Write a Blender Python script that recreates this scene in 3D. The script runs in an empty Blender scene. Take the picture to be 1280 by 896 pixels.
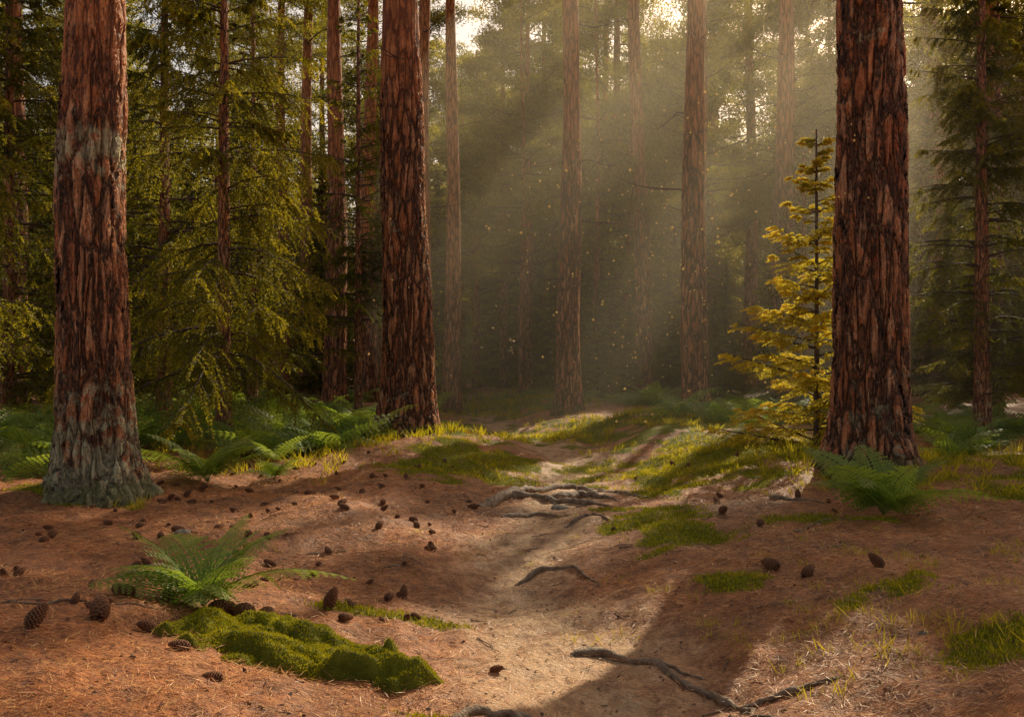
import bpy, math, numpy as np
from mathutils import Vector
rng=np.random.default_rng(11)
S=bpy.context.scene
pi=math.pi
# ---------------- sun ----------------
AZ=math.radians(29); EL=math.radians(36)
sd=np.array([math.sin(AZ)*math.cos(EL),math.cos(AZ)*math.cos(EL),math.sin(EL)])
# ---------------- helpers ----------------
_perm=np.random.default_rng(3).random((256,256))
def vn(x,y):
    xi=np.floor(x).astype(int); yi=np.floor(y).astype(int); fx=x-xi; fy=y-yi
    fx=fx*fx*(3-2*fx); fy=fy*fy*(3-2*fy)
    a=_perm[xi%256,yi%256]; b=_perm[(xi+1)%256,yi%256]; c=_perm[xi%256,(yi+1)%256]; d=_perm[(xi+1)%256,(yi+1)%256]
    return ((a*(1-fx)+b*fx)*(1-fy)+(c*(1-fx)+d*fx)*fy)*2-1
def fbm(x,y,o=3):
    s=0;a=1
    for i in range(o):
        s=s+a*vn(x*2**i+17.3*i,y*2**i+5.1*i); a*=.5
    return s
PY=np.array([-5,0,3.67,5,6.6,8.7,11.1,14,18,25,36,60,400]); PX=np.array([.6,.5,.35,.3,.0,.3,.75,.8,.2,-.7,-1.6,-1,-1])
def pathx(y): return np.interp(y,PY,PX)
def pathmask(x,y):
    w=np.interp(y,[3,6,12,25],[.75,.72,.7,.8])*(1+.25*vn(x*0+3.3,y*.9))
    d=np.abs(x-pathx(y))+.12*fbm(x*2.1,y*2.1,2)
    return np.clip(1.25-d/w,0,1)*np.clip((60-y)/20,0,1)
def sm(a,b,x):
    t=np.clip((x-a)/(b-a),0,1); return t*t*(3-2*t)
MOSS=[(1.24,7.8,.55,.9),(2.35,7.7,.5,.25),(1.25,5.85,.22,.25),(2.5,12.3,1.7,2.4),(1.2,18,1.6,2.4),(-.5,13.0,.8,1.6),(.2,34,3,9),(5.6,11.2,1.8,1.7),
 (2.1,4.3,.35,.25),(2.0,5.2,.3,.25),(-.7,5.6,.4,.12),(-1.0,11.6,.6,.7),(3.4,9.3,.6,.4),(-3.8,9.0,.7,.4),(-1.6,15.3,1.2,.9),(2.9,16,1.4,2.7),(-4,20,5,4),(9,19,4,4),(-.25,3.85,.2,.1),(1.0,8.9,.25,.3),(4.9,8.6,.8,.6)]
def mossmask(x,y):
    m=np.zeros_like(x)
    for cx,cy,rx,ry in MOSS:
        m=np.maximum(m,1.3-np.sqrt(((x-cx)/rx)**2+((y-cy)/ry)**2))
    return np.clip((m+.55*fbm(x*3.1,y*3.1,4)-.15)*2.2,0,1)*(m>0)
def hf(x,y):
    x=np.asarray(x,float); y=np.asarray(y,float)
    d=x-pathx(y)
    h=.16*fbm(x*.33+9,y*.33,2)+.05*fbm(x*1.4,y*1.4,2)
    h=h+.27*sm(.5,2.2,np.abs(d))-.13-.06*np.exp(-(d/.45)**2)
    near=sm(70,25,y)
    h=h*near
    h=h+.024*fbm(x*4.3,y*4.3,4)*sm(30,15,y)
    for cx,cy,rx,ry,a in [(1.24,7.8,.5,.7,.1),(2.35,7.7,.5,.3,.08),(1.25,5.85,.25,.25,.05),(-1.4,14.5,2.2,2.5,.15),(3.6,9.9,1.3,1.2,.1),(-3.9,9.2,1.3,1.2,.06),(.6,10.8,.6,.5,.09),(2.8,17,2,3,.15)]:
        h=h+a*np.exp(-((x-cx)/rx)**2-((y-cy)/ry)**2)
    return h
def h1(x,y): return float(hf(np.array([x]),np.array([y]))[0])

def mk(name,v,f,mat,parent=None,attrs=None,smooth=False,loc=None):
    v=np.asarray(v,np.float32); f=np.asarray(f,np.int32)
    me=bpy.data.meshes.new(name)
    me.vertices.add(len(v)); me.vertices.foreach_set('co',v.ravel())
    k=f.shape[1]
    me.loops.add(f.size); me.loops.foreach_set('vertex_index',f.ravel())
    me.polygons.add(len(f)); me.polygons.foreach_set('loop_start',np.arange(0,f.size,k,dtype=np.int32))
    if smooth: me.polygons.foreach_set('use_smooth',np.ones(len(f),bool))
    if attrs:
        for n,a in attrs.items():
            at=me.attributes.new(n,'FLOAT','POINT'); at.data.foreach_set('value',np.asarray(a,np.float32))
    me.update(calc_edges=True)
    if mat: me.materials.append(mat)
    o=bpy.data.objects.new(name,me); S.collection.objects.link(o)
    if parent: o.parent=parent
    if loc is not None: o.location=loc
    return o
def empty(name,loc=(0,0,0)):
    o=bpy.data.objects.new(name,None); S.collection.objects.link(o); o.location=loc; o.empty_display_size=.2; return o
def nrm(a): return a/np.maximum(np.linalg.norm(a,axis=-1,keepdims=True),1e-9)
class Bag:
    def __init__(s): s.v=[];s.f=[];s.t=[];s.n=0
    def add(s,v,f,t):
        s.v.append(v);s.f.append(f+s.n);s.t.append(np.broadcast_to(t,(len(v),)).copy() if np.ndim(t)==0 else t);s.n+=len(v)
    def get(s): return np.concatenate(s.v),np.concatenate(s.f),np.concatenate(s.t)
    def obj(s,name,mat,parent=None,smooth=False,loc=None):
        if not s.v: return None
        v,f,t=s.get(); return mk(name,v,f,mat,parent,{'tint':t},smooth,loc)
def blades(b,d,w,r,flat=False,pos=.45):
    b=b.reshape(-1,3);d=d.reshape(-1,3);n=len(b)
    if flat: ref=np.tile([0,0,1.],(n,1))+r.normal(size=(n,3))*.25
    else: ref=r.normal(size=(n,3))
    s=nrm(np.cross(d,ref))*(np.asarray(w).reshape(-1,1)*.5)
    m=b+d*pos
    v=np.stack([b,m+s,b+d,m-s],1).reshape(-1,3)
    f=np.arange(n*4).reshape(-1,4)
    return v,f
def tube(p,rad,sides=6):
    p=np.asarray(p,float); n=len(p); rad=np.broadcast_to(rad,(n,))
    t=nrm(np.gradient(p,axis=0))
    ref=np.array([0,0,1.]) if abs(t[:,2]).mean()<.8 else np.array([1.,0,0])
    a=nrm(np.cross(t,ref)); b=np.cross(t,a)
    th=np.linspace(0,2*pi,sides,endpoint=False)
    v=p[:,None]+rad[:,None,None]*(np.cos(th)[None,:,None]*a[:,None]+np.sin(th)[None,:,None]*b[:,None])
    i=np.arange(n-1)[:,None]*sides; j=np.arange(sides)[None]; j2=(j+1)%sides
    f=np.stack([i+j,i+j2,i+sides+j2,i+sides+j],-1).reshape(-1,4)
    return v.reshape(-1,3),f
# openings in the canopy (ground landing points: x,y, half width across sun, half length along sun)
GAPS=[(-.1,5.5,1.0,.55),(.95,4.75,.7,.55),(-1.15,4.5,.8,.45),(-1.7,5.5,.5,.35),(-.6,8.3,1.7,.6),(-2.6,8.0,1.0,.35),(.7,10.6,.8,.9),(2.5,12.8,1.8,2.0),(-.2,13.3,1.3,1.0),(-2.6,11.4,1.3,.7),(.2,36,3,6),(1.9,9.6,1.2,1.0),
 (-6.8,11,3.0,2.6),(-8,4,2,3.5),(-5.4,9.0,1,1.4),(.8,20,1.1,2.6),(-3.2,6.1,.4,.2),(4.6,17,.8,1.8),(-3.5,19,1.0,2.0),(-3,4.1,.3,.15),(-9,14,3,4),(-6,22,2,3),(-2.5,15.5,1.6,1.2),(5.5,13,1.2,1.2),(-1.2,3.3,.4,.1),(2.2,27,.8,2)]
def lit(p,ex=.38):
    g=p[:,:2]-sd[None,:2]*(p[:,2:3]/sd[2])
    x=g[:,0];y=g[:,1]; ca=math.cos(AZ);sa=math.sin(AZ)
    n=.25*fbm(x*2.3,y*2.3,2)
    k=fbm(x*1.1+40,y*1.1+3,2)>.97
    for cx,cy,rv,ru in GAPS:
        dx=x-cx;dy=y-cy
        v=dx*ca-dy*sa;u=dx*sa+dy*ca
        k|=((v/(rv+ex))**2+(u/(ru+ex*1.1))**2+n)<1
    return k
# ---------------- materials ----------------
def newmat(name):
    m=bpy.data.materials.new(name); m.use_nodes=True; nt=m.node_tree; nt.nodes.clear()
    o=nt.nodes.new('ShaderNodeOutputMaterial'); return m,nt,o
def N(nt,t,**k):
    n=nt.nodes.new('ShaderNode'+t)
    for a,b in k.items(): setattr(n,a,b)
    return n
def ramp(nt,fac,stops):
    r=nt.nodes.new('ShaderNodeValToRGB'); e=r.color_ramp.elements
    while len(e)<len(stops): e.new(.5)
    for i,(p,c) in enumerate(stops): e[i].position=p; e[i].color=(*c,1) if len(c)==3 else c
    nt.links.new(fac,r.inputs[0]); return r.outputs[0]
def mixc(nt,fac,a,b,mode='MIX'):
    m=nt.nodes.new('ShaderNodeMix'); m.data_type='RGBA'; m.blend_type=mode
    for s,i in ((fac,0),(a,6),(b,7)):
        if isinstance(s,(int,float)): m.inputs[i].default_value=s
        elif isinstance(s,tuple): m.inputs[i].default_value=(*s,1)
        else: nt.links.new(s,m.inputs[i])
    return m.outputs[2]
def mth(nt,op,a,b=0.0,c=None,clamp=False):
    m=nt.nodes.new('ShaderNodeMath'); m.operation=op; m.use_clamp=clamp
    for i,s in enumerate((a,b) if c is None else (a,b,c)):
        if isinstance(s,(int,float)): m.inputs[i].default_value=s
        else: nt.links.new(s,m.inputs[i])
    return m.outputs[0]
def noise(nt,vec,scale,detail=4,rough=.55):
    n=nt.nodes.new('ShaderNodeTexNoise'); n.inputs['Scale'].default_value=scale; n.inputs['Detail'].default_value=detail; n.inputs['Roughness'].default_value=rough
    if vec is not None: nt.links.new(vec,n.inputs['Vector'])
    return n.outputs[0]
def leafmat(name,c0,c1,trans=.5,rough=.5,tm=(3.8,3.0,1.0)):
    m,nt,o=newmat(name)
    a=N(nt,'Attribute',attribute_name='tint')
    col=ramp(nt,a.outputs['Fac'],[(0,c0),(1,c1)])
    p=N(nt,'BsdfPrincipled'); p.inputs['Roughness'].default_value=rough; p.inputs['Specular IOR Level'].default_value=.3
    t=N(nt,'BsdfTranslucent'); mx=N(nt,'MixShader'); mx.inputs[0].default_value=trans
    nt.links.new(col,p.inputs['Base Color'])
    tcv=mixc(nt,1.0,col,tm,'MULTIPLY'); nt.links.new(tcv,t.inputs[0])
    nt.links.new(p.outputs[0],mx.inputs[1]); nt.links.new(t.outputs[0],mx.inputs[2]); nt.links.new(mx.outputs[0],o.inputs[0])
    return m
def barkmat(name,oz,lich=0.0,disp=.03,scale=9,lz=3.1,orange=(.54,.19,.06)):
    m,nt,o=newmat(name)
    tc=N(nt,'TexCoord'); mp=N(nt,'Mapping'); mp.inputs['Scale'].default_value=(1,1,.17); nt.links.new(tc.outputs['Object'],mp.inputs[0])
    n1=N(nt,'TexNoise'); n1.inputs['Scale'].default_value=7; n1.inputs['Detail'].default_value=4; n1.inputs['Roughness'].default_value=.6; nt.links.new(mp.outputs[0],n1.inputs['Vector'])
    dv=N(nt,'VectorMath',operation='MULTIPLY_ADD'); nt.links.new(n1.outputs['Color'],dv.inputs[0]); dv.inputs[1].default_value=(.2,.2,.2); nt.links.new(mp.outputs[0],dv.inputs[2])
    vo=N(nt,'TexVoronoi',feature='DISTANCE_TO_EDGE'); vo.inputs['Scale'].default_value=scale; nt.links.new(dv.outputs[0],vo.inputs['Vector'])
    vc=N(nt,'TexVoronoi',feature='F1'); vc.inputs['Scale'].default_value=scale; nt.links.new(dv.outputs[0],vc.inputs['Vector'])
    v2=N(nt,'TexVoronoi',feature='DISTANCE_TO_EDGE'); v2.inputs['Scale'].default_value=scale*2.1; nt.links.new(dv.outputs[0],v2.inputs['Vector'])
    fine=noise(nt,tc.outputs['Object'],50,6,.7); mid=noise(nt,tc.outputs['Object'],5,4); lam=noise(nt,mp.outputs[0],24,6,.68)
    plate=ramp(nt,vo.outputs[0],[(0,(0,0,0)),(.07,(.3,.3,.3)),(.18,(.9,.9,.9)),(.4,(1,1,1))])
    pl2=ramp(nt,v2.outputs[0],[(0,(.6,.6,.6)),(.12,(1,1,1))])
    plate=mth(nt,'MULTIPLY',plate,pl2)
    sx=N(nt,'SeparateXYZ'); nt.links.new(tc.outputs['Object'],sx.inputs[0]); z=sx.outputs[2]
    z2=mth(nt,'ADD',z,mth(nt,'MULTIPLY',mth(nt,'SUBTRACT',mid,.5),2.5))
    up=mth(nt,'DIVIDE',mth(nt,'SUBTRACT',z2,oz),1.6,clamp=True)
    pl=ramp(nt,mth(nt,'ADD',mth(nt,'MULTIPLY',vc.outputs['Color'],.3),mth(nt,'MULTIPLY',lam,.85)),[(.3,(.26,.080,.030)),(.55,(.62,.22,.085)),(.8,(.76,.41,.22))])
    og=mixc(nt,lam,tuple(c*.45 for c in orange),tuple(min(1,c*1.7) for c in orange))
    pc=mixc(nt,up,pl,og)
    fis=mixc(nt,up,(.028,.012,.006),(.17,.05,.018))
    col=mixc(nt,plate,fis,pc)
    col=mixc(nt,1.0,col,ramp(nt,fine,[(.3,(.6,.6,.6)),(.7,(1.35,1.35,1.35))]),'MULTIPLY')
    if lich>0:
        ln=noise(nt,tc.outputs['Object'],6.5,7,.75)
        zb=mth(nt,'SUBTRACT',1.0,mth(nt,'DIVIDE',mth(nt,'ABSOLUTE',mth(nt,'SUBTRACT',z,lz)),.5),clamp=True)
        zl=mth(nt,'SUBTRACT',1.0,mth(nt,'DIVIDE',z,1.7),clamp=True)
        zz=mth(nt,'MAXIMUM',mth(nt,'MULTIPLY',zb,.74),mth(nt,'MULTIPLY',zl,.9))
        lm=mth(nt,'MULTIPLY',mth(nt,'SUBTRACT',mth(nt,'ADD',ln,mth(nt,'MULTIPLY',zz,.30*lich)),.63),12,clamp=True)
        lm=mth(nt,'MULTIPLY',lm,mth(nt,'ADD',.3,mth(nt,'MULTIPLY',plate,.6)))
        col=mixc(nt,lm,col,mixc(nt,fine,(.26,.25,.11),(.74,.72,.48)))
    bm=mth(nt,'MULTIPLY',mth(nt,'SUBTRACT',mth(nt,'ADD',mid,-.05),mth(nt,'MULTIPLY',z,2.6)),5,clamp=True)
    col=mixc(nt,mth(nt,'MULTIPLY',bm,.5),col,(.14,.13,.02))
    p=N(nt,'BsdfPrincipled'); p.inputs['Roughness'].default_value=.65; p.inputs['Specular IOR Level'].default_value=.4
    nt.links.new(col,p.inputs['Base Color']); nt.links.new(p.outputs[0],o.inputs[0])
    amp=mth(nt,'SUBTRACT',1.0,mth(nt,'MULTIPLY',up,.7))
    hgt=mth(nt,'ADD',mth(nt,'MULTIPLY',plate,1.0),mth(nt,'ADD',mth(nt,'MULTIPLY',lam,.5),mth(nt,'MULTIPLY',fine,.2)))
    hgt=mth(nt,'MULTIPLY',hgt,amp)
    d=N(nt,'Displacement'); d.inputs['Scale'].default_value=disp; d.inputs['Midlevel'].default_value=.6
    nt.links.new(hgt,d.inputs['Height']); nt.links.new(d.outputs[0],o.inputs['Displacement'])
    m.displacement_method='BOTH'
    return m
def simple(name,stops,scale=12,rough=.8,bump=.4,bs=40,attr=False,spec=.35):
    m,nt,o=newmat(name); tc=N(nt,'TexCoord')
    if attr: a=N(nt,'Attribute',attribute_name='tint'); fac=a.outputs['Fac']
    else: fac=noise(nt,tc.outputs['Object'],scale,5)
    col=ramp(nt,fac,stops)
    p=N(nt,'BsdfPrincipled'); p.inputs['Roughness'].default_value=rough; p.inputs['Specular IOR Level'].default_value=spec
    nt.links.new(col,p.inputs['Base Color'])
    if bump>0:
        b=N(nt,'Bump'); b.inputs['Strength'].default_value=bump; b.inputs['Distance'].default_value=.02
        nt.links.new(noise(nt,tc.outputs['Object'],bs,5,.6),b.inputs['Height']); nt.links.new(b.outputs[0],p.inputs['Normal'])
    nt.links.new(p.outputs[0],o.inputs[0]); return m
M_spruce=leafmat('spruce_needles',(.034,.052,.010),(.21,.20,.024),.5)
M_young=leafmat('young_spruce_needles',(.14,.15,.03),(.36,.34,.08),.65)
M_pine=leafmat('pine_needles',(.045,.068,.020),(.17,.165,.034),.5)
M_fern=leafmat('fern_leaf',(.09,.16,.035),(.24,.30,.06),.4,tm=(2.4,2.3,1.0))
M_grass=leafmat('grass_blade',(.13,.15,.015),(.31,.29,.035),.5)
M_moss=leafmat('moss',(.11,.12,.005),(.42,.38,.015),.3,.9,tm=(2.,1.8,1.))
M_twig=simple('twig_bark',[(.3,(.05,.03,.02)),(.7,(.15,.09,.06))],bump=0)
M_root=simple('root_wood',[(.3,(.10,.06,.034)),(.55,(.30,.19,.115)),(.8,(.50,.35,.22))],18,.6,.9,60)
M_cone=simple('cone_scales',[(0,(.028,.012,.007)),(1,(.27,.11,.05))],attr=True,bump=0)
M_litter=simple('fallen_needles',[(0,(.16,.042,.013)),(.6,(.64,.23,.06)),(1,(.86,.50,.18))],attr=True,bump=0,rough=.5,spec=.5)
M_stone=simple('stone_surface',[(.3,(.10,.08,.06)),(.7,(.30,.25,.19))],14,.85,.8,30)
M_chip=simple('bark_chip',[(0,(.04,.02,.012)),(1,(.30,.14,.07))],attr=True,bump=0)
# ---------------- ground ----------------
xs=np.concatenate([-np.geomspace(400,12,60)[:-1],np.linspace(-12,-4,110)[:-1],np.linspace(-4,4,330)[:-1],np.linspace(4,12,110)[:-1],np.geomspace(12,400,60)])
ys=np.concatenate([np.linspace(-60,0,20)[:-1],np.linspace(0,3,25)[:-1],np.linspace(3,10,330)[:-1],np.linspace(10,24,260)[:-1],np.geomspace(24,600,140)])
X,Y=np.meshgrid(xs,ys); Z=hf(X.ravel(),Y.ravel()); nx=len(xs);ny=len(ys)
i=np.arange(ny-1)[:,None]*nx+np.arange(nx-1)[None]
F=np.stack([i,i+1,i+nx+1,i+nx],-1).reshape(-1,4)
m,nt,o=newmat('forest_floor'); tc=N(nt,'TexCoord'); P=tc.outputs['Object']
pa=N(nt,'Attribute',attribute_name='path').outputs['Fac']; ma=N(nt,'Attribute',attribute_name='moss').outputs['Fac']
def streak(rot,s):
    mp=N(nt,'Mapping'); mp.inputs['Rotation'].default_value=(0,0,rot); mp.inputs['Scale'].default_value=(1,7,1); nt.links.new(P,mp.inputs[0]); return noise(nt,mp.outputs[0],s,3,.6)
st=mth(nt,'MAXIMUM',mth(nt,'MAXIMUM',streak(.4,20),streak(1.7,24)),streak(2.6,17))
big=noise(nt,P,.9,5,.6); med=noise(nt,P,7,6,.7); fin=noise(nt,P,45,5,.7)
lit1=ramp(nt,st,[(.42,(.14,.038,.013)),(.56,(.52,.17,.045)),(.7,(.80,.38,.12))])
lit1=mixc(nt,1.0,lit1,ramp(nt,med,[(.3,(.4,.36,.34)),(.7,(1.3,1.25,1.2))]),'MULTIPLY')
lit1=mixc(nt,1.0,lit1,ramp(nt,big,[(.35,(.75,.75,.75)),(.65,(1.25,1.2,1.1))]),'MULTIPLY')
pc=ramp(nt,med,[(.28,(.40,.20,.09)),(.5,(.78,.46,.23)),(.72,(.90,.64,.36))])
pc=mixc(nt,1.0,pc,ramp(nt,fin,[(.3,(.62,.62,.62)),(.65,(1.12,1.12,1.12))]),'MULTIPLY')
pm=mth(nt,'MULTIPLY',mth(nt,'ADD',mth(nt,'SUBTRACT',pa,.35),mth(nt,'MULTIPLY',mth(nt,'SUBTRACT',med,.5),1.5)),1.6,clamp=True)
col=mixc(nt,mth(nt,'MULTIPLY',pm,.75),lit1,pc)
mc=ramp(nt,fin,[(.3,(.07,.08,.005)),(.55,(.22,.21,.010)),(.75,(.40,.36,.025))])
mm=mth(nt,'MULTIPLY',mth(nt,'ADD',mth(nt,'SUBTRACT',ma,.5),mth(nt,'MULTIPLY',mth(nt,'SUBTRACT',med,.5),2.0)),2.5,clamp=True)
col=mixc(nt,mm,col,mc)
p=N(nt,'BsdfPrincipled'); p.inputs['Roughness'].default_value=.55
nt.links.new(mth(nt,'SUBTRACT',.6,mth(nt,'MULTIPLY',mm,.55)),p.inputs['Specular IOR Level'])
nt.links.new(col,p.inputs['Base Color'])
hh=mth(nt,'ADD',mth(nt,'MULTIPLY',st,.5),mth(nt,'ADD',mth(nt,'MULTIPLY',med,1.4),mth(nt,'MULTIPLY',fin,.5)))
b=N(nt,'Bump'); b.inputs['Strength'].default_value=1.0; b.inputs['Distance'].default_value=.04
nt.links.new(hh,b.inputs['Height']); nt.links.new(b.outputs[0],p.inputs['Normal']); nt.links.new(p.outputs[0],o.inputs[0])
gx,gy=X.ravel(),Y.ravel()
mk('forest_ground',np.stack([gx,gy,Z],1),F,m,attrs={'path':pathmask(gx,gy),'moss':mossmask(gx,gy)},smooth=True)
def view_pts(n,y0,y1,r,pw=1.0,wide=.6):
    y=y0+(y1-y0)*r.random(n)**pw; x=(r.random(n)*2-1)*(wide*y+.4); return x,y
n=270000; x,y=view_pts(n,2.6,15,rng,1.2)
keep=rng.random(n)>(.72*pathmask(x,y)); keep&=rng.random(n)>.8*mossmask(x,y); keep&=(fbm(x*2.5,y*2.5,2)+rng.normal(size=n)*.5>-.5)
x=x[keep];y=y[keep];n=len(x)
a=rng.random(n)*2*pi; L=rng.uniform(.03,.085,n)
d=np.stack([np.cos(a)*L,np.sin(a)*L,rng.normal(size=n)*.2*L],1)
b0=np.stack([x,y,hf(x,y)+.003+rng.random(n)*.010],1)
v,f=blades(b0,d,rng.uniform(.0020,.0038,n)*np.clip(y/5,1,2.2),rng,True)
mk('fallen_needles',v,f,M_litter,attrs={'tint':np.repeat(np.clip(rng.normal(.45,.32,n),0,1),4)})
n=420000; x,y=view_pts(n,3,14,rng,.9); k=mossmask(x,y)+rng.normal(size=n)*.12>.5; x=x[k];y=y[k];n=len(x)
d=np.stack([rng.normal(size=n)*.35,rng.normal(size=n)*.35,np.ones(n)],1)*rng.uniform(.01,.03,(n,1))
v,f=blades(np.stack([x,y,hf(x,y)],1),d,np.full(n,.007),rng)
mk('moss_carpet',v,f,M_moss,attrs={'tint':np.repeat(np.clip(rng.normal(.55,.25,n),0,1),4)})
B=Bag()
def grass(cx,cy,rx,ry,nt_,L0,L1,per=12):
    cxs=cx+rng.normal(size=nt_)*rx*.5; cys=cy+rng.normal(size=nt_)*ry*.5
    k=fbm(cxs*2.2+5,cys*2.2,2)>-.25; cxs=cxs[k];cys=cys[k];nt_=len(cxs)
    n=nt_*per; x=np.repeat(cxs,per)+rng.normal(size=n)*.03; y=np.repeat(cys,per)+rng.normal(size=n)*.03
    L=rng.uniform(L0,L1,n); l=rng.normal(size=(n,2))*.5
    d=np.stack([l[:,0]*L,l[:,1]*L,L],1)
    z=hf(x,y)
    b=np.stack([x,y,z-.005],1)
    v,f=blades(b,d,np.clip(L*.06,.003,.007)*max(1,cy/8),rng,pos=.35)
    B.add(v,f,np.repeat(np.clip(rng.normal(.5,.25,n),0,1),4))
for g in [(2.1,4.6,.9,.6,80,.03,.09),(1.5,5.3,.8,.5,60,.03,.07),(2.5,3.95,.35,.2,60,.06,.16),(2.4,12.3,1.8,2.2,600,.04,.09),(5.4,11.2,2.4,1.8,500,.08,.22),(1.2,18,2,3,300,.06,.14),(-.6,13,.7,1.6,160,.04,.09),
  (2.6,6.2,1.3,.9,80,.03,.08),(3.4,9.2,.9,.5,60,.05,.12),(-3,13,2,2,200,.08,.2),(.3,34,3,8,600,.1,.25),(7.5,9,2,1.5,200,.08,.2),(4.9,8.3,.8,.5,70,.08,.2),(-3.4,8.9,.8,.3,30,.05,.12),(-1.4,15,1,.4,80,.08,.2),(.4,8.2,2,2,40,.02,.05),(2.9,16,1.5,2,250,.05,.12)]: grass(*g)
B.obj('forest_grass',M_grass)
# ---------------- trunks ----------------
def trunkmesh(H,r0,sides,zs,lean=(0,0),seed=0,flare=.5,bend=.05):
    r=np.random.default_rng(seed)
    th=np.linspace(0,2*pi,sides,endpoint=False); ph=r.random(4)*6.28
    lob=(.5+.5*np.cos(th*5+ph[0]))*.6+.4*(.5+.5*np.cos(th*3+ph[1]))
    Zg,T=np.meshgrid(zs,th,indexing='ij'); zz=np.maximum(Zg,0)
    R=r0*(1-.75*zz/H)*(1+flare*np.exp(-zz/.22)*(.35+1.0*lob[None])+.14*np.exp(-zz/1.1))
    R=R*(1+.03*np.cos(T*2+zz*1.3+ph[2])+.02*np.cos(T*3-zz*2.1+ph[3]))
    cx=lean[0]*zz+bend*np.sin(zz*.45+ph[0])*np.minimum(1,zz/3); cy=lean[1]*zz+bend*np.sin(zz*.37+ph[1])*np.minimum(1,zz/3)
    v=np.stack([cx+R*np.cos(T),cy+R*np.sin(T),Zg],-1).reshape(-1,3)
    i=np.arange(len(zs)-1)[:,None]*sides; j=np.arange(sides)[None]; j2=(j+1)%sides
    f=np.stack([i+j,i+j2,i+sides+j2,i+sides+j],-1).reshape(-1,4)
    def cen(z): z=np.maximum(z,0); return np.stack([lean[0]*z+bend*np.sin(z*.45+ph[0])*np.minimum(1,z/3),lean[1]*z+bend*np.sin(z*.37+ph[1])*np.minimum(1,z/3)],-1)
    return v,f,cen
def pine_crown(r,H,z0,Lmax,nl,base,cen,det=1.0,cull=True,nt_=26,nb=26):
    W=Bag();Lf=Bag()
    for k in range(nl):
        z=z0+(H-z0)*((k+r.random())/nl); az=r.random()*2*pi
        q=(z-z0)/(H-z0); L=Lmax*(.55+.45*math.sin(min(1,q*1.3+.25)*pi*.85))*r.uniform(.6,1.1)*(1-.45*q)
        c=cen(np.array([z]))[0]; t=np.linspace(0,1,7)
        ou=np.array([math.cos(az),math.sin(az),0]); pe=np.array([-ou[1],ou[0],0])
        up=r.uniform(-.15,.35)+.4*q
        wob=r.normal(size=2)*.15
        sp=np.array([c[0],c[1],z])+L*(t[:,None]*ou+(np.sin(t*4)*wob[0])[:,None]*pe*.5+(up*t*t+wob[1]*np.sin(t*3.5)*.5)[:,None]*np.array([0,0,1.]))
        m=int(nt_*L/Lmax)+4; m0=m
        tt=1-r.random(m)**1.3*.7
        pc=np.stack([np.interp(tt,t,sp[:,a]) for a in range(3)],1)
        off=r.normal(size=(m,3))*np.array([.30,.30,.12])*L*.45*(1.15-tt*.5)[:,None]; off[:,2]=np.abs(off[:,2])*.9-.03
        pt=pc+off
        if cull:
            kp=(~lit(pt+base))&(~lit((pt+pc)/2+base,.05)); pc=pc[kp];pt=pt[kp];m=len(pt)
        if m<m0*.35: continue
        v,f=tube(sp,(.008+.0075*L)*(1-.8*t),5); W.add(v,f,.5)
        d=pt-pc; v,f=blades(pc,d,np.full(m,.018),r); W.add(v,f,.5)
        n=m*nb; cc=np.repeat(pt,nb,0)+r.normal(size=(n,3))*np.array([.14,.14,.06])*(.7+.5*det)
        dd=nrm(r.normal(size=(n,3))+np.array([0,0,.55])+.5*np.repeat(nrm(d),nb,0))*r.uniform(.07,.13,(n,1))*det
        v,f=blades(cc,dd,np.full(n,.014*det*det),r)
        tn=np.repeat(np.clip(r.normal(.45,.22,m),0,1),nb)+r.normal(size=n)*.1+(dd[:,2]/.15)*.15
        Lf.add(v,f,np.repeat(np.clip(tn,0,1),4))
    return W,Lf
def stubs(r,cen,z0,z1,n,Lr,rt=.2):
    W=Bag()
    for k in range(n):
        z=r.uniform(z0,z1);az=r.random()*6.28;L=r.uniform(*Lr);c=cen(np.array([z]))[0];t=np.linspace(0,1,7)
        ou=np.array([math.cos(az),math.sin(az),0]);w=r.normal(size=3)*.12
        p=np.array([c[0],c[1],z])+L*(t[:,None]*ou+(np.cumsum(r.normal(size=7))*.05)[:,None]*np.array([-ou[1],ou[0],0])+((r.uniform(-.3,.3))*t*t+w[2]*np.sin(t*5))[:,None]*np.array([0,0,1.]))
        v,f=tube(p,(.010+.008*L)*(1-.8*t),5);W.add(v,f,.5)
        for q in range(int(L*3)):
            i=r.integers(2,6); e=p[i]+r.normal(size=3)*.25*L*np.array([1,1,.6]); mid=(p[i]+e)/2+r.normal(size=3)*.05
            v,f=tube(np.array([p[i],mid,e]),np.array([.008,.006,.002]),4);W.add(v,f,.5)
    return W
def zdense(H,top,st): return np.concatenate([np.arange(-.35,top,st),np.linspace(top,H,30)])
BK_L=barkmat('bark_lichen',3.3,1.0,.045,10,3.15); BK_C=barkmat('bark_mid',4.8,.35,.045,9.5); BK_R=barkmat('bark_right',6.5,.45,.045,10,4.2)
BK_M=barkmat('bark_far',5.5,.2,.03,10,3,(.56,.20,.07)); BK_O=barkmat('bark_orange',3.0,0,.018,11,3,(.70,.25,.075)); BK_S=barkmat('bark_spruce',50,.5,.012,24,3)
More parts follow.
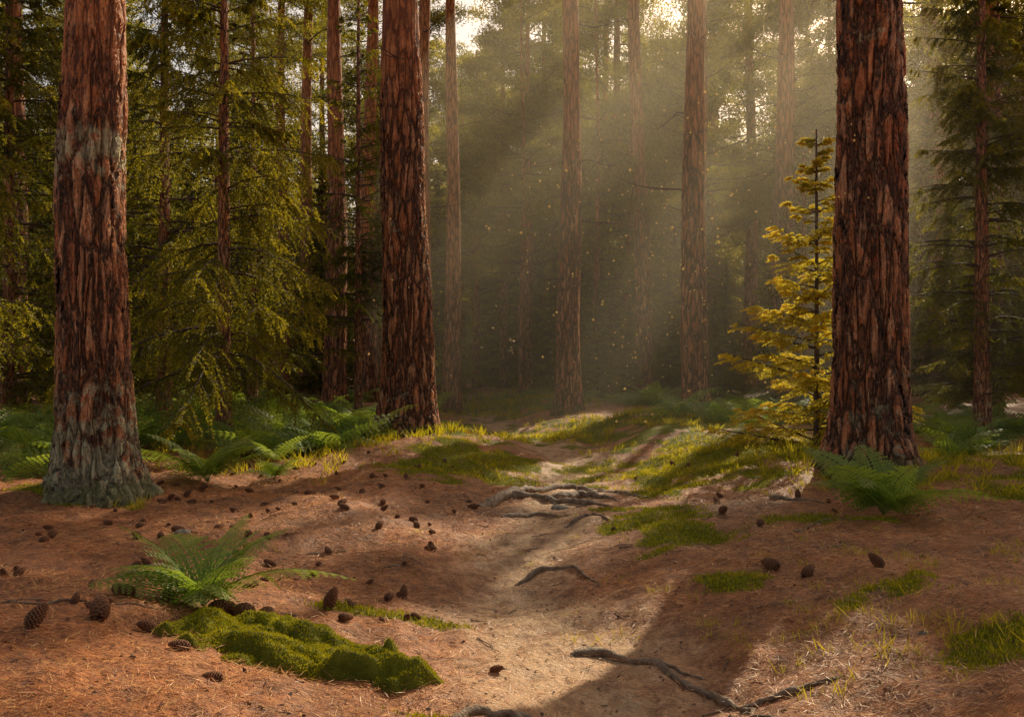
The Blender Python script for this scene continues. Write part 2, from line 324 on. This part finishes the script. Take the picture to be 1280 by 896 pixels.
PINES=[(-3.86,9.24,.31,BK_L,2,(.002,0),19,13),(3.56,9.9,.345,BK_R,2,(-.015,0),20,14),(-1.62,15.6,.38,BK_C,2,(-.012,0),21,13),
 (1.34,23.6,.28,BK_M,1,(.004,0),21,10),(3.97,21.5,.28,BK_M,1,(-.004,0),20,11.5),(4.25,32,.29,BK_M,1,(-.022,0),23,13),(-1.75,29,.25,BK_O,1,(0,0),22,13),(-2.2,25,.22,BK_O,1,(0,0),21,13),
 (-4.8,27,.30,BK_M,1,(.0,0),22,13),(-4.5,31,.28,BK_O,1,(.01,0),23,14),(.75,46,.24,BK_M,0,(0,0),22,8),(7.4,27,.31,BK_M,1,(.0,0),22,11),(14.3,34,.50,BK_M,1,(0,0),22,9),
 (4.9,46,.30,BK_O,0,(0,0),24,11),(-7.2,35,.28,BK_O,0,(0,0),23,12),(-8.8,38,.28,BK_M,0,(0,0),23,10),
 (11,33,.3,BK_M,0,(0,0),21,7),(14.5,38,.3,BK_M,0,(0,0),22,8),(15.5,27,.3,BK_M,0,(0,0),20,7),(9.6,40,.3,BK_M,0,(0,0),22,7),(19,33,.3,BK_M,0,(0,0),21,8),(6.9,37,.28,BK_M,0,(0,0),21,7),  # back-right pines added as canopy to shade the ground
 (13,19,.3,BK_M,0,(0,0),19,8),(-12,24,.3,BK_M,0,(0,0),21,9),(-6,44,.3,BK_M,0,(0,0),22,8),(2.2,52,.26,BK_M,0,(0,0),21,7),
 (2.9,34,.13,BK_O,0,(0,0),15,4.2),(6.0,31,.13,BK_O,0,(0,0),15,5.0),(.4,38,.13,BK_O,0,(0,0),16,4.5),(8.8,31,.13,BK_O,0,(0,0),15,4.5),(-3.4,37,.13,BK_O,0,(0,0),16,5),(4.6,39,.13,BK_O,0,(0,0),16,4),(11.5,36,.13,BK_O,0,(0,0),15,4),
 (9.7,25,.26,BK_M,0,(0,0),21,10.5),(13,27,.26,BK_M,0,(0,0),22,10),(17,30,.28,BK_M,0,(0,0),22,9),(10.5,29.5,.24,BK_M,0,(0,0),22,11.5)]  # extra pines added for the shade their crowns cast on the foreground
for k,(x,y,r0,bk,dt,ln,H,cb) in enumerate(PINES):
    r=np.random.default_rng(100+k); z=h1(x,y)
    e=empty('pine_tree',(x,y,z))
    sides,zs=[(28,zdense(H,10,.25)),(72,zdense(H,10,.05)),(230,zdense(H,6.2,.014))][dt]
    v,f,cen=trunkmesh(H,r0,sides,zs,ln,200+k,.55 if dt==2 else .4)
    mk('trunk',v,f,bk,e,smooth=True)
    base=np.array([x,y,z])
    shade=(k>=16 and k<23) or k in(11,12,4,5,13,21) or k>=33
    big=4.6 if shade else 3.6
    if 26<=k<33: big=3.0
    W,Lf=pine_crown(r,H,cb,big,58 if shade else 48,base,cen,1.25 if y<22 else (1.75 if shade else 1.55),True,44 if shade else 36,28)
    W.obj('limbs',M_twig,e); Lf.obj('needles',M_pine,e)
    if k>2: stubs(r,cen,3.2,cb+1,10 if x>0 else 8,(.5,2.0)).obj('dead_branches',M_twig,e)
    else: stubs(r,cen,4.5,cb,5,(.4,1)).obj('dead_branches',M_twig,e)
# ---------------- spruces ----------------
def spruce(r,H,z0,Lmax,det=1.0,droop=.5,cull=None,dens=1.0,hang=.45,step=.3,nper=6,K=4,wd=.012,l0=.12,keepf=.25,tin=.12):
    W=Bag();Lf=Bag()
    z=z0
    while z<H-.1:
        q=z/H
        for j in range(nper):
            az=r.random()*2*pi; L=max(l0,Lmax*(1-q)**.75*r.uniform(.5,1.1)); zz=z+r.uniform(-.12,.12)
            ou=np.array([math.cos(az),math.sin(az),0]);pe=np.array([-ou[1],ou[0],0]);up=np.array([0,0,1.])
            dr=droop*(1-q)*r.uniform(.6,1.3); a0=r.uniform(0,.25)+.3*q
            def spf(t): return np.array([0,0,zz])+L*(t[:,None]*ou+(a0*t-dr*t*t+.25*dr*t**4)[:,None]*up)
            t=np.linspace(0,1,6); v,f=tube(spf(t),(.006+.009*L)*(1-.85*t),4); W.add(v,f,.5)
            n=max(4,int(L/(.075*det)*dens)); t=np.sort(1-r.random(n)**.9*.88); st=spf(t)
            st=np.concatenate([st,st]);tt=np.concatenate([t,t]);sg=np.concatenate([np.ones(n),-np.ones(n)])
            l=np.clip(.46*L*(1.08-tt)**.7,.09,.6)*r.uniform(.6,1.15,2*n)
            ang=np.radians(r.uniform(30,70,2*n))
            dv=np.cos(ang)[:,None]*ou+(np.sin(ang)*sg)[:,None]*pe-up*(r.uniform(.05,1.2,2*n)*hang)[:,None]
            st=np.concatenate([st,spf(np.array([.8]))]);dv=np.concatenate([dv,(ou-up*.15)[None]]);l=np.append(l,.25*L);tt=np.append(tt,1)
            dv=nrm(dv); mT=len(l)
            if cull is not None:
                kp=(~lit(st+cull))|(r.random(mT)<keepf); st=st[kp];dv=dv[kp];l=l[kp];tt=tt[kp];mT=len(l)
                if mT==0: continue
            v,f=blades(st,dv*l[:,None],np.full(mT,.007*det),r); W.add(v,f,.5)
            Sn=int(17/det)+2
            s=(np.arange(Sn)+.5)/Sn
            pos=st[:,None]+dv[:,None]*(l[:,None]*s)[...,None]; pos[...,2]-=(l[:,None]*s*s)*.25*hang*2
            pos=np.repeat(pos[:,:,None],K,2); D=np.broadcast_to(dv[:,None,None],pos.shape)
            rn=r.normal(size=pos.shape)
            nd=nrm(D*.8+nrm(rn)*.8)*(.036*det*r.uniform(.7,1.2,pos.shape[:3])[...,None])
            tn=np.clip(tin+.65*tt[:,None,None]**2*(.4+.6*s[None,:,None])+.1*r.normal(size=pos.shape[:3]),0,1)  # sunlit tips put into the colour: needles tinted brighter towards branch ends
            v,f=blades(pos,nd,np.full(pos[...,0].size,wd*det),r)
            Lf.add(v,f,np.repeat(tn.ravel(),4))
        z+=step*r.uniform(.8,1.2)
    return W,Lf
def put_spruce(x,y,H,z0,Lm,det,seed,mat=M_spruce,r0=.1,name='spruce_tree',docull=True,**kw):
    z=h1(x,y); e=empty(name,(x,y,z)); r=np.random.default_rng(seed)
    v,f,cen=trunkmesh(H,r0,20,np.linspace(-.2,H,60),(0,0),seed,.3,0.0); mk('trunk',v,f,BK_S if r0>.06 else M_twig,e,smooth=True)
    W,Lf=spruce(r,H,z0,Lm,det,cull=np.array([x,y,z]) if docull else None,**kw)
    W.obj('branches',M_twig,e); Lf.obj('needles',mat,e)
    if z0>1: stubs(r,lambda q:np.zeros((len(q),2)),.6,z0+.5,14,(.3,1.1)).obj('dead_branches',M_twig,e)
    return e
put_spruce(-4.2,14.5,9.0,1.2,2.8,1.1,1,r0=.11,droop=.8,docull=False,hang=1.1,tin=.38,step=.42)
put_spruce(-6.15,17.6,10,1.2,2.5,1.3,2,r0=.12,droop=.65,hang=.8,keepf=.3,tin=.2)
put_spruce(-8.6,17,10,.8,2.7,1.4,3,r0=.12,hang=.8,keepf=.5)
put_spruce(-7.3,12.5,8,1.4,2.1,1.3,4,r0=.1,hang=.9,keepf=.7,tin=.2)
put_spruce(-5.6,21.5,10,1.0,2.5,1.5,14,r0=.1,hang=.6)
put_spruce(-3.4,22,10,2.2,2.2,1.5,15,r0=.09,hang=.6)
put_spruce(7.65,16.2,9.5,1.6,2.3,1.2,5,r0=.13,droop=.55,hang=.7,keepf=.45,tin=.2)
put_spruce(10.4,16,10,.9,2.6,1.4,6,hang=.6,keepf=.5)
put_spruce(11,22.5,10,.8,2.5,1.5,7,keepf=.15)
put_spruce(6.6,22.5,6,.6,1.8,1.5,17,keepf=.2)
put_spruce(13.5,23,10,.8,2.6,1.6,18)
put_spruce(7.2,10.6,6.5,2.5,1.6,1.1,12,docull=False,hang=.7)
put_spruce(3.95,12.9,4.1,.1,1.4,.9,8,M_young,.04,'young_spruce_tree',docull=False,droop=-.02,hang=.22,step=.24,nper=7,dens=.9,K=5,l0=.2,wd=.010,tin=.35)
# ---------------- distant forest ----------------
fe=empty('distant_forest')
def proto(kind,seed):
    r=np.random.default_rng(seed)
    if kind=='s':
        H=15; v,f,cen=trunkmesh(H,.16,10,np.linspace(-.3,H,12),(0,0),seed,.3,0)
        W,Lf=spruce(r,H,.5,3.3,2.8,droop=.5,dens=1.1,step=.42,nper=8,wd=.014)
        a=mk('trunk',v,f,M_twig,fe,smooth=True); b=W.obj('limbs',M_twig,fe); c=Lf.obj('foliage',M_spruce,fe)
    else:
        H=21; v,f,cen=trunkmesh(H,.25,14,np.linspace(-.3,H,30),(0,0),seed,.3,.06)
        W,Lf=pine_crown(r,H,5.0,4.2,64,None,cen,2.1,False,36,20)
        a=mk('trunk',v,f,BK_O,fe,smooth=True); b=W.obj('limbs',M_twig,fe); c=Lf.obj('foliage',M_pine,fe)
    me=[q.data for q in (a,b,c)]
    for q in (a,b,c): bpy.data.objects.remove(q)
    return me
SP=[proto('s',31),proto('s',32)]; PN=[proto('p',41),proto('p',42),proto('p',43)]
def inst(ms,x,y,s,rot):
    for m_,nm in zip(ms,('trunk','limbs','foliage')):
        q=bpy.data.objects.new('distant_'+nm,m_); S.collection.objects.link(q); q.parent=fe; q.location=(x,y,h1(x,y)); q.scale=(s,s,s); q.rotation_euler=(0,0,rot)
r=np.random.default_rng(55)
for k in range(75):
    y=r.uniform(40,66); x=r.uniform(-.64,.64)*y
    if abs(x+.3)<1.6 and y<54: continue
    if x>6 and y<44: continue
    inst(SP[k%2],x,y,r.uniform(.5,1.0),r.random()*6)
for k in range(70):
    y=r.uniform(66,90); inst(SP[k%2],-58+116*(k+r.random())/70,y,r.uniform(.9,1.3),r.random()*6)
for k in range(75):
    y=r.uniform(44,90); x=r.uniform(-.68,.68)*y
    inst(PN[k%3],x,y,r.uniform(.85,1.25),r.random()*6)
for x,y,s in [(-11,29,.6),(-8.5,31,.65),(-14,33,.9),(-17,28,.8),(4.6,36,.42),(6.5,33,.45),(8.6,31,.5),(12.5,30,.6),(-3.0,40,.6),(2.9,42,.5),(16,25,.6),(-12.5,21,.6),(6,28,.28),(5.2,33,.3),(-6.3,33,.5),(-3.2,34,.4),(9.5,28,.4),(3.2,38,.42),(1.9,44,.45),(-10,25,.5),(-16,22,.7),(2.6,30,.24),(5.3,26,.2),(3.3,28,.2),(2.1,33,.3)]: inst(SP[int(abs(x)*10)%2],x,y,s,x)
# ---------------- ferns ----------------
def fern(r,nf,L0,L1,npin,npl,ww=.62,els=(.6,1.2)):
    Bg=Bag()
    for k in range(nf):
        az=2*pi*k/nf+r.normal()*.3; L=r.uniform(L0,L1); el=r.uniform(*els)
        ou=np.array([math.cos(az),math.sin(az),0]);pe=np.array([-ou[1],ou[0],0]);up=np.array([0,0,1.])
        sag=r.uniform(.3,.6); roll=r.uniform(-.7,.7)
        def sp(t): return L*((t*math.cos(el)+.3*t*t)[:,None]*ou+(math.sin(el)*t-sag*t*t)[:,None]*up)
        t=np.linspace(0,1,10); v,f=tube(sp(t),.004*(1-.8*t),4); Bg.add(v,f,.3)
        t=np.linspace(.14,.985,npin); spc=L*.95/npin; c=sp(t); tg=nrm(sp(t+.01)-sp(t)); nn=np.cross(tg,pe); pr=pe*math.cos(roll)+nn*math.sin(roll)
        pl=L*.28*np.clip((1-t)*1.35,0,1)**.8*(.6+.4*np.minimum(1,(t-.1)*4))+.008
        for sg in (1,-1):
            dr=nrm(pr*sg+tg*.3-up*.12+r.normal(size=tg.shape)*.07)
            s=(np.arange(npl)+.5)/npl
            b=c[:,None]+dr[:,None]*(pl[:,None]*s)[...,None]; b[...,2]-=.2*pl[:,None]*s*s
            w=spc*ww*(1-s*.75)[None,:]*np.ones_like(pl)[:,None]
            for sg2 in (1,-1):
                d=nrm(tg[:,None]*sg2+dr[:,None]*.6)*w[...,None]+r.normal(size=b.shape)*.0012
                side=nrm(dr)[:,None]*(pl[:,None,None]/npl*.48)
                bb=b.reshape(-1,3);ddd=d.reshape(-1,3);ss=np.broadcast_to(side,b.shape).reshape(-1,3)
                v=np.stack([bb-ss,bb+ddd*.8-ss*.7,bb+ddd,bb+ss],1).reshape(-1,3); f=np.arange(len(v)).reshape(-1,4)
                Bg.add(v,f,np.repeat(np.clip(.45+.4*t[:,None]+.12*r.normal(size=b.shape[:2]),0,1).ravel(),4))
    return Bg
def put_fern(x,y,nf,L0,L1,seed,npin=17,npl=7,ww=.9,els=(.75,1.25)):
    fern(np.random.default_rng(seed),nf,L0,L1,npin,npl,ww,els).obj('fern',M_fern,loc=(x,y,h1(x,y)+.02))
put_fern(-1.58,5.1,12,.55,.8,1); put_fern(2.98,8.0,12,.65,.95,2)
put_fern(-3.15,10.3,11,.7,1.0,3); put_fern(-2.6,10.9,8,.4,.6,4)
U=Bag(); r=np.random.default_rng(9)
prot=[fern(np.random.default_rng(60+i),9,.6,1.0,13,4,.7).get() for i in range(4)]
def addf(x,y,s):
    v,f,t=prot[r.integers(4)]; a=r.random()*6.28; R=np.array([[math.cos(a),-math.sin(a),0],[math.sin(a),math.cos(a),0],[0,0,1]])
    U.add(v@R.T*s+np.array([x,y,h1(x,y)]),f,np.clip(t+r.normal()*.25,0,1))
for k in range(240):
    if k<90: x,y=r.uniform(-8,-2.0),r.uniform(13,24)
    elif k<130: x,y=r.uniform(-9,-4.5),r.uniform(8.5,15)
    elif k<180: x,y=r.uniform(5.2,13),r.uniform(13,22)
    elif k<210: x,y=r.uniform(2.6,7),r.uniform(16,26)
    else: x,y=r.uniform(-10,8),r.uniform(25,36)
    if abs(x-pathx(y))<1.3 or (x+4)**2+(y-9.2)**2<1: continue
    addf(x,y,r.uniform(.7,1.2))
for x,y,s in [(-4.9,9.6,.8),(-5.2,8.4,.7),(-4.6,11,.9),(-2.2,14.2,.7),(-3.2,13,.8),(-1.0,16,.6),(5.7,13,1),(6.6,14,1.1),(2.9,20,1),(-2.9,12.2,.6)]: addf(x,y,s)
U.obj('fern_undergrowth',M_fern)
# ---------------- pine cones ----------------
def conemesh(r,L=.07,R=.026,ns=90,openn=1.0):
    Bg=Bag(); k=np.arange(ns); q=(k+.5)/ns; th=k*2.39996
    prof=R*np.sin(np.clip(q**.8*.86+.1,0,1)*pi)**.75
    zc=q*L; core=.55
    ou=np.stack([np.cos(th),np.sin(th),0*th],1); pe=np.stack([-np.sin(th),np.cos(th),0*th],1); up=np.array([0,0,1.])
    b=ou*(prof*core*.5)[:,None]+up*zc[:,None]
    tip=ou*(prof*1.15)[:,None]+up*(zc+.2*L*(q-.35)*openn+.004)[:,None]
    w=(prof*.42+.002)[:,None]; tk=.0022
    v=np.stack([b-pe*w*.5,b+pe*w*.5,tip+pe*w*.85,tip-pe*w*.85,b-pe*w*.5-up*tk,b+pe*w*.5-up*tk,tip+pe*w*.7-up*tk*2.2+ou*.001,tip-pe*w*.7-up*tk*2.2+ou*.001],1)
    base=(np.arange(ns)*8)[:,None,None]
    fq=np.array([[0,1,2,3],[3,2,6,7],[0,3,7,4],[1,5,6,2],[4,7,6,5]])[None]
    f=(base+fq).reshape(-1,4)
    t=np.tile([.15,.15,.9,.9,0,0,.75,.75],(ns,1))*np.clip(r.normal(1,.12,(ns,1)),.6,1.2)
    Bg.add(v.reshape(-1,3),f,np.clip(t.ravel(),0,1))
    t=np.linspace(0,1,8); v,f=tube(np.stack([0*t,0*t,t*L],1),R*.5*np.sin(np.clip(t*.9+.06,0,1)*pi)**.7,8); Bg.add(v,f,.1)
    return Bg.get()
cp=[conemesh(np.random.default_rng(i),.075,.022) for i in range(3)]
def rotm(r,upright=.0):
    a=r.random()*6.28; tl=pi/2*(1-upright)+r.normal()*.2
    Rx=np.array([[1,0,0],[0,math.cos(tl),-math.sin(tl)],[0,math.sin(tl),math.cos(tl)]])
    Rz=np.array([[math.cos(a),-math.sin(a),0],[math.sin(a),math.cos(a),0],[0,0,1]]); return Rz@Rx
r=np.random.default_rng(77)
for x,y,s,upq in [(-1.78,4.3,1.6,.65),(-1.03,5.55,1.4,.8),(-1.36,4.2,1.0,.3),(-2.0,4.12,1.3,.4),(1.60,6.0,1.4,.1),(1.70,5.8,1.2,.1),(2.12,5.7,1.2,.4),(-1.86,4.9,1.2,.3),(-1.5,4.95,1.5,0),(-1.37,5.0,1.8,0),(-1.23,4.96,1.7,0),(-1.72,5.02,1.4,0),(1.7,8.1,1.2,.1),(-.1,4.75,.75,.3),(-1.12,3.85,.9,.2),(-.7,5.45,.5,.3),(.6,3.55,.8,.2),(1.82,7.3,1.1,.1)]:
    v,f,t=cp[r.integers(3)]; v=v@rotm(r,upq).T*s; v[:,2]-=v[:,2].min()
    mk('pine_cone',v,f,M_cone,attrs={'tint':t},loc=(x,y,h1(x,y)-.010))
Cb=Bag()
for k in range(160):
    if k<105: x,y=r.uniform(-3.6,-.3),r.uniform(5.2,12.5)
    elif k<120: x,y=r.uniform(-3.2,-1.4),r.uniform(4.4,6.6)
    else: x,y=r.uniform(-4.5,4.5),r.uniform(5.5,13)
    if abs(x-pathx(y))<.5: continue
    s=r.uniform(.55,1.1); v,f,t=cp[r.integers(3)]; v=v@rotm(r,r.uniform(0,.4)).T*s; v[:,2]-=v[:,2].min()+.010
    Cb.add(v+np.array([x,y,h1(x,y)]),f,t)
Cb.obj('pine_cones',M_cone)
# ---------------- mossy mound ----------------
def mound(cx,cy,rx,ry,hz,seed):
    r=np.random.default_rng(seed); n=90
    e=empty('moss_mound',(cx,cy,0))
    u,vv=np.meshgrid(np.linspace(-1.25,1.25,n*2),np.linspace(-1.25,1.25,n))
    def zf(a,b):
        x=cx+a*rx;y=cy+b*ry
        rr=np.sqrt(a*a+b*b)+.22*fbm(a*2.1+seed,b*2.1,3)
        s=np.clip(1-rr**2.2,-.4,1)
        return hf(x,y)-.03+hz*np.sign(s)*np.abs(s)**.7*(1+.4*fbm(a*3.3+2,b*2.6+seed,3))+.006*fbm(x*30,y*30,2)
    z=zf(u,vv)
    v=np.stack([u*rx,vv*ry,z],-1).reshape(-1,3); i=np.arange(n-1)[:,None]*2*n+np.arange(2*n-1)[None]
    f=np.stack([i,i+1,i+2*n+1,i+2*n],-1).reshape(-1,4)
    mk('moss_body',v,f,M_mb,e,smooth=True)
    m_=int(300000*rx*ry); a=r.uniform(-1.2,1.2,m_);b=r.uniform(-1.2,1.2,m_); zz=zf(a,b); ok=zz>hf(cx+a*rx,cy+b*ry)+.002; a=a[ok];b=b[ok];zz=zz[ok];m_=len(a)
    ea=.01; gxn=-(zf(a+ea,b)-zz)/(ea*rx); gyn=-(zf(a,b+ea)-zz)/(ea*ry)
    nn=nrm(np.stack([gxn,gyn,np.ones(m_)],1)+r.normal(size=(m_,3))*.5)*r.uniform(.006,.018,(m_,1))
    P0=np.stack([a*rx,b*ry,zz-.002],1); v,f=blades(P0,nn,np.full(m_,.0036),r)
    tn=np.clip(.5+.35*fbm(a*5,b*4,3)+r.normal(size=m_)*.18,0,1)
    mk('moss_strands',v,f,M_moss,e,attrs={'tint':np.repeat(tn,4)})
M_mb=simple('moss_body',[(.3,(.07,.075,.006)),(.7,(.24,.23,.016))],9,.95,.8,90)
mound(-1.10,4.5,.52,.34,.12,1); mound(-.62,4.3,.34,.2,.125,5)
# ---------------- roots ----------------
def root(pts,r0,r1,name='tree_root',lift=.35,seed=0):
    r=np.random.default_rng(seed); pts=np.array(pts,float); n=len(pts); t=np.linspace(0,n-1,n*14)
    x=np.interp(t,np.arange(n),pts[:,0]);y=np.interp(t,np.arange(n),pts[:,1])
    k=np.ones(9)/9; xp=np.pad(x,4,'edge');yp=np.pad(y,4,'edge'); x=np.convolve(xp,k,'valid');y=np.convolve(yp,k,'valid')
    x=x+.02*vn(t*1.7+seed*3,t*0+1.);y=y+.03*vn(t*1.3+seed*7,t*0+5.)
    q=t/(n-1); rad=(r0+(r1-r0)*q)*(1+.3*vn(t*2.5,t*0+seed))
    z=hf(x,y)+rad*lift+.35*r0*vn(t*1.1+seed,t*0+2)*1.0-np.clip(q-.9,0,1)*r0*8-np.clip(.08-q,0,1)*r0*8
    v,f=tube(np.stack([x,y,z],1),rad,12)
    v=v+np.stack([vn(v[:,0]*40,v[:,2]*60+v[:,1]*9),vn(v[:,1]*40,v[:,0]*13),vn(v[:,0]*30,v[:,1]*30)],1)*r0*.16
    return v,f
def roots(name,lst):
    Bg=Bag()
    for k,(p,a,b) in enumerate(lst):
        v,f=root(p,a,b,seed=k+len(name)); Bg.add(v,f,.5)
    Bg.obj(name,M_root,smooth=True)
roots('tree_root',[([(.3,5.2),(.5,5.25),(.66,4.95),(.82,4.72),(.95,4.45),(1.08,4.3),(1.3,4.28),(1.5,4.3)],.030,.010),([(.68,4.93),(.8,4.85),(.95,4.75)],.016,.006),([(1.02,4.36),(1.02,4.2),(1.08,4.08)],.018,.006)])
roots('tree_root',[([(-.25,3.85),(-.12,4.0),(0,4.02),(.12,3.9),(.25,3.82),(.38,3.85)],.026,.009),([(0,4.02),(.1,4.0),(.25,3.95),(.36,3.93)],.016,.006)])
roots('tree_root',[([(.02,6.95),(.25,7.05),(.45,6.9),(.6,6.4)],.026,.008)])
roots('tree_root',[([(-.35,9.4),(.1,10.2),(.6,10.9),(1.0,10.6),(1.5,10.3)],.07,.02),([(-.2,10),(.3,9.9),(.7,9.5),(1.0,9.3)],.05,.015),([(.2,11.3),(.7,11.6),(1.1,11.2)],.06,.02),([(.4,10.1),(.8,10.3),(1.2,9.7)],.06,.015)])
roots('tree_root',[([(.45,8.4),(.7,8.5),(.85,8.2)],.024,.01),([(-.1,8.9),(.3,9.1),(.6,8.8)],.03,.01)])
roots('fallen_twig',[([(-2.3,4.5),(-1.9,4.62),(-1.6,4.7)],.009,.004),([(-1.5,7.2),(-1.2,7.3)],.01,.005),([(2,7.0),(2.2,7.5),(2.6,7.7)],.014,.008),([(-2.4,6),(-2.1,6.3)],.01,.004),([(2.2,8.6),(2.7,8.5)],.02,.01),([(-.9,6.9),(-.6,7.0)],.008,.004),([(1.9,6.4),(2.3,6.6)],.008,.003)])
Tw=Bag(); r=np.random.default_rng(5)
for k in range(170):
    x,y=r.uniform(-4.5,5),r.uniform(3.6,11); a=r.random()*6.28; L=r.uniform(.05,.22); t=np.linspace(-.5,.5,5)
    px=x+math.cos(a)*L*t+r.normal(size=5)*.006; py=y+math.sin(a)*L*t+r.normal(size=5)*.006
    v,f=tube(np.stack([px,py,hf(px,py)+.006],1),np.array([.0035,.003,.003,.002,.001])*r.uniform(.7,1.5),5); Tw.add(v,f,.5)
Tw.obj('fallen_twigs',M_root)
def stone(x,y,s,mat=M_stone,name='stone'):
    th=np.linspace(0,2*pi,20,endpoint=False); ph=np.linspace(.02,pi-.02,12)
    T,Pp=np.meshgrid(th,ph); R=1+.22*vn(np.cos(T)*1.6+x*3+np.cos(Pp),np.sin(T)*1.6+y+np.sin(Pp)*2)+.1*vn(np.cos(T)*4+9,np.sin(T)*4+Pp*2)
    v=np.stack([R*np.sin(Pp)*np.cos(T)*s,R*np.sin(Pp)*np.sin(T)*s*.75,R*np.cos(Pp)*s*.45],-1).reshape(-1,3)
    i=np.arange(11)[:,None]*20;j=np.arange(20)[None];j2=(j+1)%20
    f=np.stack([i+j,i+20+j,i+20+j2,i+j2],-1).reshape(-1,4)
    mk(name,v,f,mat,smooth=True,loc=(x,y,h1(x,y)))
for q in [(-2.5,7.6,.08),(.45,9.4,.09),(1.35,9.0,.07),(1.9,4.6,.025)]: stone(*q)
n=8000; x,y=view_pts(n,3,13,rng,1.0); a=rng.random(n)*6.28; L=rng.uniform(.006,.034,n); z=hf(x,y)+.006
d=np.stack([np.cos(a)*L,np.sin(a)*L,rng.normal(size=n)*.3*L],1); v,f=blades(np.stack([x,y,z],1),d,L*.6,rng,True)
mk('bark_chips',v,f,M_chip,attrs={'tint':np.repeat(rng.random(n)**1.5,4)})
# ---------------- pollen motes ----------------
n=4000; c=np.stack([rng.normal(1.4,1.2,n),rng.uniform(8,15,n),np.abs(rng.normal(2.1,.9,n))+.4],1); c=c[lit(c,.0)][:330]; n=len(c); s=rng.uniform(.008,.015,n)
oc=np.array([[1,0,0],[0,1,0],[-1,0,0],[0,-1,0],[0,0,1],[0,0,-1]],float)
v=(c[:,None]+oc[None]*s[:,None,None]).reshape(-1,3); tf=np.array([[0,1,4],[1,2,4],[2,3,4],[3,0,4],[1,0,5],[2,1,5],[3,2,5],[0,3,5]])
f=(np.arange(n)[:,None,None]*6+tf[None]).reshape(-1,3)
m,nt,o=newmat('pollen'); t=N(nt,'BsdfTranslucent'); t.inputs[0].default_value=(1,.8,.4,1); dd=N(nt,'BsdfDiffuse'); dd.inputs[0].default_value=(.9,.75,.45,1); mx=N(nt,'MixShader'); mx.inputs[0].default_value=.3; nt.links.new(t.outputs[0],mx.inputs[1]); nt.links.new(dd.outputs[0],mx.inputs[2]); nt.links.new(mx.outputs[0],o.inputs[0])
mk('pollen_motes',v,f,m)
# ---------------- mist ----------------
def mist(name,loc,sc,dens,g):
    bpy.ops.mesh.primitive_ico_sphere_add(subdivisions=4,radius=1,location=loc); mb=bpy.context.object; mb.name=name; mb.scale=sc
    m,nt,o=newmat(name); vs=N(nt,'VolumeScatter'); vs.inputs['Density'].default_value=dens; vs.inputs['Anisotropy'].default_value=g; vs.inputs['Color'].default_value=(1,.84,.60,1); nt.links.new(vs.outputs[0],o.inputs['Volume'])
    mb.data.materials.append(m)
mist('forest_mist',(3.5,21,3),(6.5,9,7.5),.015,.65)
mist('forest_mist',(4,52,3),(50,34,12),.0008,.65)
# ---------------- light ----------------
w=bpy.data.worlds.new('World'); S.world=w; w.use_nodes=True; nt=w.node_tree; bg=nt.nodes['Background']; sk=nt.nodes.new('ShaderNodeTexSky'); sk.sky_type='NISHITA'; sk.sun_disc=False; sk.sun_elevation=EL; sk.sun_rotation=AZ; sk.dust_density=3.0
nt.links.new(mixc(nt,1.0,sk.outputs[0],(1.20,.96,.72),'MULTIPLY'),bg.inputs[0]); bg.inputs[1].default_value=.145
L=bpy.data.lights.new('sun','SUN'); L.energy=5; L.angle=math.radians(.5); L.color=(1,.86,.60)
so=bpy.data.objects.new('sun',L); S.collection.objects.link(so); so.rotation_euler=Vector(-sd).to_track_quat('-Z','Y').to_euler(); so.location=(20,30,30)
cam=bpy.data.cameras.new('camera'); co=bpy.data.objects.new('camera',cam); S.collection.objects.link(co); S.camera=co
cam.lens=35; cam.sensor_width=36; cam.clip_end=2000; cam.clip_start=.05
co.location=(0,0,1.3); co.rotation_euler=(pi/2+math.atan((455-448)/1244)*1.0,0,0)
S.view_settings.view_transform='Standard'; S.view_settings.look='None'; S.view_settings.exposure=0
print('faces',sum(len(o.data.polygons) for o in S.objects if o.type=='MESH'))
